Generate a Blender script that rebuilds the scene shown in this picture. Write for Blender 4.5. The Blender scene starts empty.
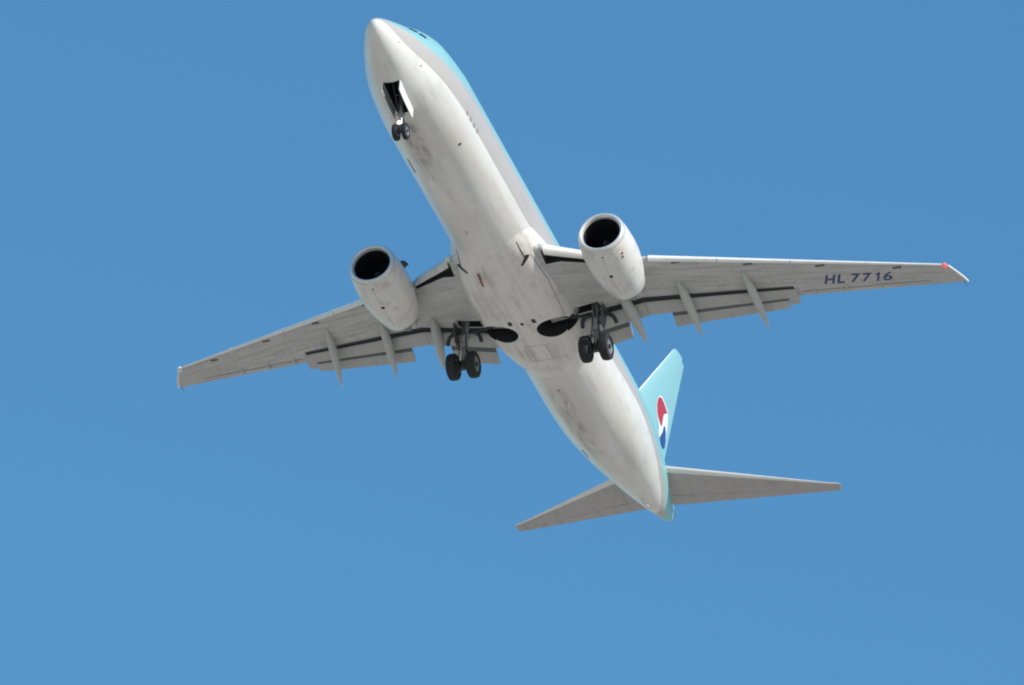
import bpy, bmesh, math
import numpy as np
from mathutils import Vector, Matrix

sc = bpy.context.scene
R = math.radians

# ------------------------------------------------------------------ camera
EL = R(30.62)
cam = bpy.data.cameras.new('camera')
cam.sensor_width = 36.0
cam.lens = 9324.54 / 1024 * 36.0
cam.clip_start = 1.0
cam.clip_end = 100000
co = bpy.data.objects.new('camera', cam)
sc.collection.objects.link(co)
co.location = (0, 0, 1.7)
co.rotation_euler = (R(90) + EL, 0, 0)
sc.camera = co

# ------------------------------------------------------------------ light
SUN_EL, SUN_ROT = R(27), R(128)
world = bpy.data.worlds.new('World')
sc.world = world
world.use_nodes = True
wn = world.node_tree.nodes
sky = wn.new('ShaderNodeTexSky')
sky.sky_type = 'NISHITA'
sky.sun_disc = False
sky.sun_elevation = SUN_EL
sky.sun_rotation = SUN_ROT
sky.altitude = 0
sky.air_density = 1.9
sky.dust_density = 0.0
sky.ozone_density = 10.0
wn['Background'].inputs[1].default_value = 0.135
tint = wn.new('ShaderNodeMix')
tint.data_type = 'RGBA'
tint.blend_type = 'MULTIPLY'
tint.inputs[0].default_value = 1.0
tint.inputs[7].default_value = (0.815, 1.05, 1.035, 1)
world.node_tree.links.new(sky.outputs[0], tint.inputs[6])
world.node_tree.links.new(tint.outputs[2], wn['Background'].inputs[0])

sl = bpy.data.lights.new('sun', 'SUN')
sl.energy = 3.9
sl.angle = R(0.5)
sl.color = (1.0, 0.935, 0.86)
so = bpy.data.objects.new('sun', sl)
sc.collection.objects.link(so)
sdir = Vector((math.sin(SUN_ROT) * math.cos(SUN_EL), math.cos(SUN_ROT) * math.cos(SUN_EL), math.sin(SUN_EL)))
so.rotation_euler = sdir.to_track_quat('Z', 'Y').to_euler()
so.location = (-60, -60, 120)

sc.cycles.filter_width = 2.0
sc.view_settings.view_transform = 'Standard'
sc.view_settings.look = 'None'
sc.view_settings.exposure = 0.18
sc.view_settings.gamma = 1.0
sc.view_settings.use_curve_mapping = False

# ------------------------------------------------------------------ helpers
BASE = np.array([20.0, 0.0, -3.8])   # root point in airframe coordinates (x aft from nose, y starboard, z up)


def new_mat(name):
    m = bpy.data.materials.new(name)
    m.use_nodes = True
    return m, m.node_tree.nodes, m.node_tree.links, m.node_tree.nodes['Principled BSDF']


class NB:
    """small node builder working in airframe coordinates"""

    def __init__(s, m):
        s.t = m.node_tree
        s.n, s.l = s.t.nodes, s.t.links
        tc = s.n.new('ShaderNodeTexCoord')
        va = s.n.new('ShaderNodeVectorMath')
        va.operation = 'ADD'
        s.l.new(tc.outputs['Object'], va.inputs[0])
        va.inputs[1].default_value = tuple(BASE)
        s.P = va.outputs[0]
        sx = s.n.new('ShaderNodeSeparateXYZ')
        s.l.new(s.P, sx.inputs[0])
        s.x, s.y, s.z = sx.outputs

    def put(s, sock, v):
        if isinstance(v, (int, float)):
            sock.default_value = v
        elif isinstance(v, tuple):
            sock.default_value = v if len(v) == len(sock.default_value) else v + (1.0,)
        else:
            s.l.new(v, sock)

    def m(s, op, a, b=0.0, c=0.0):
        n = s.n.new('ShaderNodeMath')
        n.operation = op
        for i, v in enumerate((a, b, c)):
            s.put(n.inputs[i], v)
        return n.outputs[0]

    def mr(s, v, a, b, c, d, smooth=False):
        n = s.n.new('ShaderNodeMapRange')
        n.interpolation_type = 'SMOOTHSTEP' if smooth else 'LINEAR'
        s.put(n.inputs[0], v)
        for i, q in enumerate((a, b, c, d)):
            s.put(n.inputs[i + 1], q)
        return n.outputs[0]

    def xyz(s, a, b, c):
        n = s.n.new('ShaderNodeCombineXYZ')
        for i, v in enumerate((a, b, c)):
            s.put(n.inputs[i], v)
        return n.outputs[0]

    def noise(s, vec, scale, detail=3.0, rough=0.55):
        n = s.n.new('ShaderNodeTexNoise')
        s.put(n.inputs['Vector'], vec)
        n.inputs['Scale'].default_value = scale
        n.inputs['Detail'].default_value = detail
        n.inputs['Roughness'].default_value = rough
        return n.outputs[0]

    def mix(s, f, a, b, mode='MIX'):
        n = s.n.new('ShaderNodeMix')
        n.data_type = 'RGBA'
        n.blend_type = mode
        s.put(n.inputs[0], f)
        s.put(n.inputs[6], a)
        s.put(n.inputs[7], b)
        return n.outputs[2]


def plain(name, col, rough=0.5, metal=0.0, var=0.08, scale=6.0, emit=None):
    m, n, l, b = new_mat(name)
    nb = NB(m)
    f = nb.noise(nb.P, scale)
    v = nb.mr(f, 0.3, 0.7, 1 - var * 2, 1 + var)
    c = nb.mix(1.0, col, nb.xyz(v, v, v), 'MULTIPLY')
    l.new(c, b.inputs['Base Color'])
    b.inputs['Roughness'].default_value = rough
    b.inputs['Metallic'].default_value = metal
    if emit:
        b.inputs['Emission Color'].default_value = (*emit[0], 1)
        b.inputs['Emission Strength'].default_value = emit[1]
    return m


def grime(nb, base, tone, amt):
    """weathered paint: long streaks along the airflow plus small blotches"""
    st = nb.noise(nb.xyz(nb.m('MULTIPLY', nb.x, 0.25), nb.m('MULTIPLY', nb.y, 2.2), nb.m('MULTIPLY', nb.z, 2.2)), 1.3, 5.0, 0.6)
    bl = nb.noise(nb.P, 1.1, 4.0, 0.6)
    k = nb.m('MULTIPLY', nb.mr(st, 0.42, 0.75, 0, 1, True), nb.mr(bl, 0.35, 0.65, 0.25, 1, True))
    return nb.mix(nb.m('MULTIPLY', k, amt), base, tone)


def seams(nb, v, pitch, width):
    f = nb.m('FRACT', nb.m('DIVIDE', v, pitch))
    return nb.m('LESS_THAN', f, width / pitch)


WHITE = (0.80, 0.775, 0.745)
DIRT = (0.33, 0.28, 0.235)


def mat_fuselage():
    m, n, l, b = new_mat('fuselage_paint')
    nb = NB(m)
    zl = nb.m('ADD', nb.mr(nb.x, 16.5, 29.5, -0.78, -0.20), nb.m('MULTIPLY', nb.m('POWER', nb.mr(nb.x, 0.0, 2.2, 1.0, 0.0), 2.0), 0.45))
    zu = nb.m('ADD', nb.m('ADD', nb.mr(nb.x, 0.0, 3.0, -0.20, -0.08), nb.mr(nb.x, 3.0, 8.5, 0.0, 0.35)), nb.mr(nb.x, 27.0, 37.0, 0.0, -0.22))
    blue = nb.m('GREATER_THAN', nb.z, zu)
    silver = nb.m('GREATER_THAN', nb.z, zl)
    w = grime(nb, WHITE, DIRT, 0.36)
    warm = nb.mr(nb.noise(nb.xyz(nb.m('MULTIPLY', nb.x, 0.25), nb.y, nb.z), 0.6, 3.0, 0.5), 0.32, 0.68, 0, 0.55, True)
    w = nb.mix(nb.m('MULTIPLY', warm, nb.mr(nb.z, -1.5, -0.9, 1.0, 0.15, True)), w, (0.60, 0.52, 0.455))
    # darker soiled patch aft of the nose gear and along the keel
    ky = nb.mr(nb.m('ABSOLUTE', nb.m('SUBTRACT', nb.y, 0.25)), 0.15, 0.75, 1, 0, True)
    kx = nb.m('MULTIPLY', nb.mr(nb.x, 4.4, 5.4, 0, 1, True), nb.mr(nb.x, 7.0, 10.5, 1, 0, True))
    kn = nb.mr(nb.noise(nb.xyz(nb.m('MULTIPLY', nb.x, 0.6), nb.m('MULTIPLY', nb.y, 2.0), nb.z), 1.6, 5.0, 0.65), 0.36, 0.66, 0, 1, True)
    below = nb.m('LESS_THAN', nb.z, -0.9)
    kk = nb.m('MULTIPLY', nb.m('MULTIPLY', nb.m('MULTIPLY', ky, kx), nb.m('ADD', 0.35, nb.m('MULTIPLY', kn, 0.6))), below)
    w = nb.mix(nb.m('MULTIPLY', kk, 0.95), w, (0.22, 0.20, 0.18))
    # long oil streak on the aft belly
    ky2 = nb.mr(nb.m('ABSOLUTE', nb.m('SUBTRACT', nb.y, 0.35)), 0.10, 0.60, 1, 0, True)
    kx2 = nb.m('MULTIPLY', nb.mr(nb.x, 24.5, 26.0, 0, 1, True), nb.mr(nb.x, 29.0, 34.0, 1, 0, True))
    kk2 = nb.m('MULTIPLY', nb.m('MULTIPLY', nb.m('MULTIPLY', ky2, kx2), nb.m('ADD', 0.2, nb.m('MULTIPLY', kn, 0.7))), below)
    w = nb.mix(nb.m('MULTIPLY', kk2, 0.85), w, (0.26, 0.235, 0.21))
    sm = nb.m('MULTIPLY', seams(nb, nb.x, 2.54, 0.03), 0.14)
    w = nb.mix(sm, w, (0.3, 0.28, 0.26))
    sv = grime(nb, (0.50, 0.455, 0.425), (0.36, 0.325, 0.30), 0.4)
    bl = grime(nb, (0.27, 0.53, 0.55), (0.25, 0.46, 0.48), 0.25)
    c = nb.mix(silver, w, sv)
    c = nb.mix(blue, c, bl)
    l.new(c, b.inputs['Base Color'])
    b.inputs['Roughness'].default_value = 0.38
    b.inputs['Coat Weight'].default_value = 0.25
    b.inputs['Coat Roughness'].default_value = 0.2
    return m


def mat_weathered(name, base, tone, amt, rough=0.4, coat=0.15, blotch=None):
    m, n, l, b = new_mat(name)
    nb = NB(m)
    c = grime(nb, base, tone, amt)
    if blotch:
        f = nb.mr(nb.noise(nb.P, blotch[0], 5.0, 0.65), 0.5, 0.7, 0, blotch[1], True)
        c = nb.mix(f, c, blotch[2])
    l.new(c, b.inputs['Base Color'])
    b.inputs['Roughness'].default_value = rough
    b.inputs['Coat Weight'].default_value = coat
    return m


def mat_wing():
    m, n, l, b = new_mat('wing_grey_paint')
    nb = NB(m)
    ay = nb.m('ABSOLUTE', nb.y)
    q = nb.m('SUBTRACT', nb.x, nb.m('MULTIPLY', ay, 0.42))       # runs parallel to the spars
    s1 = nb.noise(nb.xyz(nb.m('MULTIPLY', q, 3.2), nb.m('MULTIPLY', ay, 0.35), 0.0), 1.4, 5.0, 0.65)
    s2 = nb.noise(nb.xyz(nb.x, ay, 0.0), 1.2, 5.0, 0.6)
    c = nb.mix(nb.mr(s1, 0.35, 0.68, 0, 1, True), (0.55, 0.535, 0.51), (0.42, 0.41, 0.395))
    c = nb.mix(nb.mr(s2, 0.52, 0.72, 0, 0.40, True), c, (0.34, 0.32, 0.30))
    rib = nb.m('MULTIPLY', seams(nb, ay, 1.24, 0.05), 0.16)
    spar = nb.m('MULTIPLY', seams(nb, q, 0.92, 0.05), 0.18)
    c = nb.mix(nb.m('MAXIMUM', rib, spar), c, (0.16, 0.155, 0.15))
    # oval access panels along the tank bay
    fy = nb.m('SUBTRACT', nb.m('FRACT', nb.m('DIVIDE', ay, 1.24)), 0.5)
    q2 = nb.m('SUBTRACT', nb.x, nb.m('ADD', nb.m('MULTIPLY', ay, 0.445), 17.55))
    dd = nb.m('SQRT', nb.m('ADD', nb.m('POWER', nb.m('MULTIPLY', fy, 4.6), 2.0), nb.m('POWER', nb.m('MULTIPLY', q2, 5.2), 2.0)))
    ring = nb.m('LESS_THAN', nb.m('ABSOLUTE', nb.m('SUBTRACT', dd, 0.95)), 0.16)
    c = nb.mix(nb.m('MULTIPLY', ring, 0.18), c, (0.15, 0.145, 0.14))
    l.new(c, b.inputs['Base Color'])
    b.inputs['Roughness'].default_value = 0.45
    return m


def mat_ground():
    m, n, l, b = new_mat('pale_dry_ground')
    nb = NB(m)
    f = nb.noise(nb.P, 0.02, 6.0, 0.6)
    c = nb.mix(nb.mr(f, 0.35, 0.65, 0, 1, True), (0.57, 0.475, 0.375), (0.48, 0.40, 0.31))
    l.new(c, b.inputs['Base Color'])
    b.inputs['Roughness'].default_value = 0.95
    return m


M_FUS = mat_fuselage()
M_WHITE = mat_weathered('white_paint', WHITE, DIRT, 0.3)
M_DOOR = mat_weathered('door_white_paint', (0.8, 0.79, 0.78), DIRT, 0.1)
M_FAIR = mat_weathered('belly_paint', (0.78, 0.735, 0.69), (0.31, 0.26, 0.22), 0.62, 0.42, 0.15, (1.0, 0.40, (0.44, 0.37, 0.325)))
M_NAC = mat_weathered('nacelle_paint', (0.74, 0.71, 0.68), (0.36, 0.29, 0.24), 0.5, 0.38, 0.2, (2.4, 0.42, (0.40, 0.31, 0.26)))
M_WING = mat_wing()
M_FLAP = mat_weathered('flap_grey_paint', (0.47, 0.455, 0.435), (0.30, 0.285, 0.27), 0.5, 0.45, 0.05)
M_CANOE = mat_weathered('fairing_grey_paint', (0.50, 0.495, 0.48), (0.33, 0.32, 0.31), 0.5, 0.42, 0.1)
M_BLUE = mat_weathered('pale_blue_paint', (0.28, 0.53, 0.545), (0.27, 0.47, 0.49), 0.3, 0.38, 0.25)
M_LEMETAL = mat_weathered('polished_leading_edge', (0.82, 0.81, 0.79), (0.55, 0.53, 0.50), 0.35, 0.35, 0.1)
M_STAB = mat_weathered('stabiliser_grey_paint', (0.45, 0.425, 0.41), (0.29, 0.265, 0.25), 0.6, 0.45, 0.05, (3.0, 0.3, (0.24, 0.21, 0.2)))
M_LIP = plain('inlet_lip_metal', (0.78, 0.77, 0.76), 0.32, 0.40, 0.05)
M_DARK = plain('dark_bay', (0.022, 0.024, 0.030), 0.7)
M_COVE = plain('cove_primer_and_shade', (0.065, 0.07, 0.082), 0.6)  # grey primer set darker, with the cove's shade in the colour
M_NOSE = plain('flap_nose_slot_shade', (0.13, 0.135, 0.14), 0.5)  # dark band on the aft flap nose, slot shade put into colour
M_DUCT = plain('inlet_duct', (0.014, 0.015, 0.02), 0.5)  # light grey barrel turned near black, inlet shade set as its colour
M_FAN = plain('fan_titanium', (0.02, 0.021, 0.026), 0.45, 0.4)  # blades darkened along with the duct for the shade inside the inlet
M_SPIN = plain('spinner_grey', (0.05, 0.053, 0.065), 0.3)
M_NOZ = plain('nozzle_metal', (0.22, 0.20, 0.18), 0.4, 0.8)
M_TYRE = plain('tyre_rubber', (0.018, 0.019, 0.023), 0.75)
M_RIM = plain('wheel_rim', (0.21, 0.21, 0.22), 0.4, 0.1)
M_STRUT = plain('gear_grey_paint', (0.33, 0.34, 0.34), 0.45)
M_GEARD = plain('gear_dark_steel', (0.035, 0.038, 0.043), 0.5)
M_LEGDOOR = plain('leg_door_grey', (0.11, 0.115, 0.12), 0.5)
M_CHROME = plain('oleo_chrome', (0.35, 0.35, 0.36), 0.35, 0.8)
M_GLASS = plain('cockpit_glass', (0.02, 0.035, 0.04), 0.12)
M_WIN = plain('cabin_window_glass', (0.16, 0.30, 0.33), 0.3)
M_SEAM = plain('dark_seam', (0.10, 0.09, 0.085), 0.7)
M_FAINT = plain('faint_seam', (0.46, 0.415, 0.38), 0.6)
M_NAVY = plain('navy_lettering', (0.04, 0.05, 0.19), 0.5)
M_ERED = plain('emblem_red', (0.46, 0.03, 0.045), 0.45)
M_EBLUE = plain('emblem_blue', (0.015, 0.07, 0.27), 0.45)
M_EWHITE = plain('emblem_white', (0.80, 0.80, 0.80), 0.45)
M_REDLT = plain('red_lens', (0.70, 0.16, 0.17), 0.25, emit=((1.0, 0.15, 0.17), 0.35))
M_GRNLT = plain('green_lens', (0.05, 0.45, 0.2), 0.25)
M_LAMP = plain('taxi_lamp_lens', (0.8, 0.75, 0.65), 0.2, emit=((1.0, 0.85, 0.6), 3.0))
M_BEACON = plain('beacon_lens', (0.25, 0.03, 0.03), 0.3)
M_CLEAR = plain('clear_lamp_glass', (0.8, 0.8, 0.8), 0.1)

# world placement of the airframe: rows are the camera axes seen in airframe coordinates
ROW_R = np.array([0.30480307, -0.95127567, 0.0465799])
ROW_D = np.array([0.52942444, 0.12857502, -0.83855723])
ROW_F = np.array([0.79171008, 0.28025536, 0.54281865])
CAM_A = np.array([-282.57500175, -106.5858051, -210.389468])
wR = np.array([1.0, 0, 0])
wF = np.array([0, math.cos(EL), math.sin(EL)])
wD = np.array([0, math.sin(EL), -math.cos(EL)])
ROT = np.outer(wR, ROW_R) + np.outer(wD, ROW_D) + np.outer(wF, ROW_F)
LOC = np.array([0, 0, 1.7]) + ROT @ (BASE - CAM_A)


def finish(o, parent, label=None):
    sc.collection.objects.link(o)
    if parent is not None:
        o.parent = parent
    if label:
        o['label'] = label
    return o


class MB:
    def __init__(s):
        s.v, s.f, s.m = [], [], []

    def ring_loft(s, rings, mat=0, cap0=True, cap1=True, close=True, mats=None):
        n = len(rings[0])
        b = len(s.v)
        for r in rings:
            s.v += [tuple(p) for p in r]
        for i in range(len(rings) - 1):
            for j in range(n if close else n - 1):
                k = (j + 1) % n
                s.f.append((b + i * n + j, b + i * n + k, b + (i + 1) * n + k, b + (i + 1) * n + j))
                s.m.append(mats[j] if mats else mat)
        if cap0:
            s.f.append(tuple(b + j for j in range(n))[::-1]); s.m.append(mat)
        if cap1:
            e = b + (len(rings) - 1) * n
            s.f.append(tuple(e + j for j in range(n))); s.m.append(mat)

    def tube(s, p0, p1, r0, r1=None, n=14, mat=0, cap=True):
        r1 = r0 if r1 is None else r1
        p0, p1 = np.array(p0, float), np.array(p1, float)
        d = (p1 - p0) / np.linalg.norm(p1 - p0)
        a = np.cross(d, [0, 0, 1.0]) if abs(d[2]) < 0.9 else np.cross(d, [1.0, 0, 0])
        a /= np.linalg.norm(a)
        c = np.cross(d, a)
        t = np.linspace(0, 2 * math.pi, n, endpoint=False)
        rg = lambda p, r: [p + r * (math.cos(q) * a + math.sin(q) * c) for q in t]
        s.ring_loft([rg(p0, r0), rg(p1, r1)], mat, cap, cap)

    def path(s, pts, r, n=8, mat=0):
        for a, b in zip(pts[:-1], pts[1:]):
            s.tube(a, b, r, r, n, mat)

    def lathe(s, org, axis, prof, n=40, mat=0, mats=None, cap0=False, cap1=False):
        """prof: (distance along axis, radius)"""
        org, d = np.array(org, float), np.array(axis, float)
        d /= np.linalg.norm(d)
        a = np.cross(d, [0, 0, 1.0]); a /= np.linalg.norm(a)
        c = np.cross(d, a)
        t = np.linspace(0, 2 * math.pi, n, endpoint=False)
        b = len(s.v)
        for h, r in prof:
            s.v += [tuple(org + h * d + r * (math.cos(q) * a + math.sin(q) * c)) for q in t]
        for i in range(len(prof) - 1):
            for j in range(n):
                k = (j + 1) % n
                s.f.append((b + i * n + j, b + i * n + k, b + (i + 1) * n + k, b + (i + 1) * n + j))
                s.m.append(mats[i] if mats else mat)
        if cap0:
            s.f.append(tuple(b + j for j in range(n))); s.m.append(mat)
        if cap1:
            e = b + (len(prof) - 1) * n
            s.f.append(tuple(e + j for j in range(n))); s.m.append(mat)

    def hexa(s, p, mat=0):
        """eight corners: four below, four above"""
        b = len(s.v)
        s.v += [tuple(q) for q in p]
        for f in ((0, 3, 2, 1), (4, 5, 6, 7), (0, 1, 5, 4), (1, 2, 6, 5), (2, 3, 7, 6), (3, 0, 4, 7)):
            s.f.append(tuple(b + i for i in f)); s.m.append(mat)

    def box(s, lo, hi, mat=0):
        (a, b, c), (d, e, f) = lo, hi
        s.hexa([(a, b, c), (d, b, c), (d, e, c), (a, e, c), (a, b, f), (d, b, f), (d, e, f), (a, e, f)], mat)

    def plate(s, quad, thick, mat=0):
        q = [np.array(p, float) for p in quad]
        n = np.cross(q[1] - q[0], q[3] - q[0]); n /= np.linalg.norm(n)
        s.hexa(q + [p + n * thick for p in q], mat)

    def build(s, name, mats, parent, smooth=True, angle=38, label=None, link=True):
        me = bpy.data.meshes.new(name)
        me.from_pydata([tuple(np.array(v) - BASE) for v in s.v], [], s.f)
        for q in mats:
            me.materials.append(q)
        for p, q in zip(me.polygons, s.m):
            p.material_index = q
        bm = bmesh.new(); bm.from_mesh(me)
        bmesh.ops.remove_doubles(bm, verts=bm.verts, dist=1e-5)
        bmesh.ops.recalc_face_normals(bm, faces=bm.faces)
        bm.to_mesh(me); bm.free()
        if smooth:
            shade(me, angle)
        o = bpy.data.objects.new(name, me)
        if link:
            finish(o, parent, label)
        return o


def shade(me, angle=38):
    me.polygons.foreach_set('use_smooth', [True] * len(me.polygons))
    bm = bmesh.new(); bm.from_mesh(me)
    for e in bm.edges:
        if len(e.link_faces) == 2:
            e.smooth = e.calc_face_angle(0) < R(angle)
    bm.to_mesh(me); bm.free()


def cut(o, cutters, angle=38):
    """subtract cutter meshes from a mesh object"""
    for c in cutters:
        sc.collection.objects.link(c)
        md = o.modifiers.new('cut', 'BOOLEAN')
        md.operation = 'DIFFERENCE'
        md.solver = 'EXACT'
        md.object = c
        try:
            md.material_mode = 'TRANSFER'
        except Exception:
            pass
    bpy.context.view_layer.update()
    dg = bpy.context.evaluated_depsgraph_get()
    me = bpy.data.meshes.new_from_object(o.evaluated_get(dg))
    o.modifiers.clear()
    old = o.data
    o.data = me
    me.name = old.name
    bpy.data.meshes.remove(old)
    for c in cutters:
        d = c.data
        bpy.data.objects.remove(c)
        bpy.data.meshes.remove(d)
    shade(me, angle)


def pchip(xs, ys):
    xs, ys = np.array(xs, float), np.array(ys, float)
    h = np.diff(xs); d = np.diff(ys) / h
    m = np.zeros(len(xs))
    for i in range(1, len(xs) - 1):
        if d[i - 1] * d[i] > 0:
            w1, w2 = 2 * h[i] + h[i - 1], h[i] + 2 * h[i - 1]
            m[i] = (w1 + w2) / (w1 / d[i - 1] + w2 / d[i])
    m[0], m[-1] = d[0], d[-1]

    def f(x):
        x = min(max(x, xs[0]), xs[-1])
        i = min(max(np.searchsorted(xs, x) - 1, 0), len(h) - 1)
        t = (x - xs[i]) / h[i]
        return float(ys[i] * (1 + 2 * t) * (1 - t) ** 2 + h[i] * m[i] * t * (1 - t) ** 2 + ys[i + 1] * t * t * (3 - 2 * t) + h[i] * m[i + 1] * t * t * (t - 1))
    return f


def lin(xs, ys):
    return lambda x: float(np.interp(x, xs, ys))


# ------------------------------------------------------------------ ground
gm = bpy.data.meshes.new('ground')
S = 40000.0
gm.from_pydata([(-S, -S, 0), (S, -S, 0), (S, S, 0), (-S, S, 0)], [], [(0, 1, 2, 3)])
gm.materials.append(mat_ground())
go = bpy.data.objects.new('ground', gm)
sc.collection.objects.link(go)
go['kind'] = 'structure'
go['label'] = 'pale dry open ground below the aircraft'

# ------------------------------------------------------------------ the airliner
root = bpy.data.objects.new('airliner', None)
sc.collection.objects.link(root)
root.empty_display_size = 5
root.matrix_world = Matrix.LocRotScale(Vector(LOC), Matrix([list(r) for r in ROT]).to_quaternion(), None)
root['label'] = 'pale blue and white twin engine airliner flying overhead in clear sky with its wheels down'
root['category'] = 'airplane'

# ---- fuselage
fx = [0.0, 0.06, 0.25, 0.6, 1.1, 1.8, 2.6, 3.5, 4.6, 6.4, 27.0, 29.5, 32.0, 34.5, 36.5, 38.3, 39.4, 40.0]
sq = lambda x: math.sqrt(x) if x < 6.2 else x - 6.2 + math.sqrt(6.2)
fs = [sq(x) for x in fx]
F_HW = pchip(fs, [0.0, 0.17, 0.33, 0.51, 0.73, 1.00, 1.25, 1.49, 1.69, 1.855, 1.855, 1.81, 1.63, 1.29, 0.93, 0.56, 0.33, 0.20])
F_ZT = pchip(fs, [-0.60, -0.42, -0.22, 0.00, 0.24, 0.56, 0.96, 1.39, 1.74, 1.92, 1.92, 1.93, 1.95, 1.95, 1.94, 1.80, 1.62, 1.42])
F_ZB = pchip(fs, [-0.60, -0.76, -0.95, -1.14, -1.36, -1.61, -1.82, -1.96, -2.04, -2.09, -2.09, -1.98, -1.60, -1.10, -0.65, -0.17, 0.18, 0.46])
F_ZC = pchip(fs, [-0.60, -0.60, -0.58, -0.54, -0.46, -0.34, -0.20, -0.10, -0.03, 0.0, 0.0, 0.06, 0.22, 0.42, 0.60, 0.76, 0.84, 0.88])


def fus(x, ph, off=0.0):
    s_ = sq(x)
    hw, zt, zb, zc = F_HW(s_), F_ZT(s_), F_ZB(s_), F_ZC(s_)
    c, s = math.cos(ph), math.sin(ph)
    hz = (zt - zc) if s > 0 else (zc - zb)
    p = np.array([x, hw * c, zc + hz * s])
    if off:
        n = np.array([0, c / max(hw, .01), s / max(hz, .01)]); n /= np.linalg.norm(n)
        p = p + n * off
    return p


def fus_phi(x, z, side):
    """angle on the hull at height z, side -1 port, +1 starboard"""
    s_ = sq(x)
    zt, zb, zc = F_ZT(s_), F_ZB(s_), F_ZC(s_)
    hz = (zt - zc) if z > zc else (zc - zb)
    a = math.asin(max(-1, min(1, (z - zc) / hz)))
    return a if side > 0 else math.pi - a


st = [(i / 34) ** 2 * 6.2 for i in range(1, 35)] + list(np.linspace(6.6, 27, 44)) + list(np.linspace(27.4, 40.0, 34))
st = [0.004, 0.015] + st
TH = np.linspace(0, 2 * math.pi, 72, endpoint=False)
mb = MB()
mb.ring_loft([[fus(x, t) for t in TH] for x in st])
fuselage = mb.build('fuselage', [M_FUS], root, link=False)
finish(fuselage, None)
NGW = MB()
NGW.hexa([(2.50, -.33, -2.6), (4.32, -.33, -2.6), (4.32, .33, -2.6), (2.50, .33, -2.6),
          (2.50, -.33, -1.05), (4.32, -.33, -1.05), (4.32, .33, -1.05), (2.50, .33, -1.05)])


def well_cutter(k):
    """both round main wheel wells with their leg slots"""
    out = []
    for s in (-1, 1):
        q = MB()
        n = 40
        xc, yc, r = 20.37, s * 1.12, 0.70 * k
        prof = []
        for i in range(n):
            a = 2 * math.pi * i / n
            px, py = xc + r * math.cos(a) * .90, yc + s * r * math.sin(a) * 1.0
            prof.append((px, py))
        q.ring_loft([[(x, y, -2.75) for x, y in prof], [(x, y, -1.45 + .05 * (k - 1)) for x, y in prof]])
        out.append(q.build('cutter', [M_DARK], None, link=False))
        q = MB()
        e = .04 * (k - 1) * 10
        P = [(20.22 - e, s * 1.55), (20.98 + e, s * 1.55), (20.88 + e, s * 2.75), (20.38 - e, s * 2.75)]
        q.ring_loft([[(x, y, -2.75) for x, y in P], [(x, y, -1.52) for x, y in P]])
        out.append(q.build('cutter', [M_DARK], None, link=False))
    return out


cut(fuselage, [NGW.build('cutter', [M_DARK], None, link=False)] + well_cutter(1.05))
fuselage.parent = root


def hull_patch(corners, name, mats, parent, off=0.006, nu=6, nv=4, thick=0.012, mbx=None):
    """patch lying on the hull; corners (x, phi) in order"""
    q = mbx or MB()
    (a, b, c, d) = corners
    def pt(u, v, o):
        x = (a[0] * (1 - u) + b[0] * u) * (1 - v) + (d[0] * (1 - u) + c[0] * u) * v
        p = (a[1] * (1 - u) + b[1] * u) * (1 - v) + (d[1] * (1 - u) + c[1] * u) * v
        return fus(x, p, o)
    b0 = len(q.v)
    for o in (off, off - thick):
        for i in range(nu + 1):
            for j in range(nv + 1):
                q.v.append(tuple(pt(i / nu, j / nv, o)))
    N = (nu + 1) * (nv + 1)
    ix = lambda i, j: b0 + i * (nv + 1) + j
    for i in range(nu):
        for j in range(nv):
            f = (ix(i, j), ix(i + 1, j), ix(i + 1, j + 1), ix(i, j + 1))
            q.f.append(f); q.m.append(0)
            q.f.append(tuple(k + N for k in f[::-1])); q.m.append(0)
    edge = [ix(i, 0) for i in range(nu)] + [ix(nu, j) for j in range(nv)] + [ix(i, nv) for i in range(nu, 0, -1)] + [ix(0, j) for j in range(nv, 0, -1)]
    for k in range(len(edge)):
        e0, e1 = edge[k], edge[(k + 1) % len(edge)]
        q.f.append((e0, e0 + N, e1 + N, e1)); q.m.append(0)
    if mbx is None:
        return q.build(name, mats, parent)


# cockpit glazing: three panes a side
for s in (-1, 1):
    for cs in ([(1.45, 1.25), (1.75, 0.80), (2.20, 0.92), (2.10, 1.25)],
               [(1.78, 0.70), (2.30, 0.54), (2.62, 0.68), (2.24, 0.84)],
               [(2.38, 0.51), (2.90, 0.42), (3.02, 0.54), (2.74, 0.66)]):
        hull_patch([(x, p if s > 0 else math.pi - p) for x, p in cs], 'cockpit_window', [M_GLASS], fuselage)

# small placards along the port stripe
for x in (6.75, 7.2, 7.62, 8.05):
    q = [(x - .11, -.80), (x + .11, -.80), (x + .11, -.66), (x - .11, -.66)]
    hull_patch([(a, fus_phi(a, b, -1)) for a, b in q], 'placard', [plain('placard_grey', (0.33, 0.32, 0.31), 0.5)] if x < 7 else [bpy.data.materials['placard_grey']], fuselage, 0.005, 2, 2)
# small drain holes and ports on the hull
for x, y, r in ((7.58, -1.2, .07), (2.75, -1.12, .035), (1.2, -.70, .03), (25.2, .2, .045)):
    ph = -math.acos(max(-1, min(1, y / F_HW(sq(x)))))
    d = r / 1.9
    hull_patch([(x - r, ph - d), (x + r, ph - d), (x + r, ph + d), (x - r, ph + d)], 'drain_port', [M_SEAM], fuselage, 0.006, 2, 2)


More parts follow.
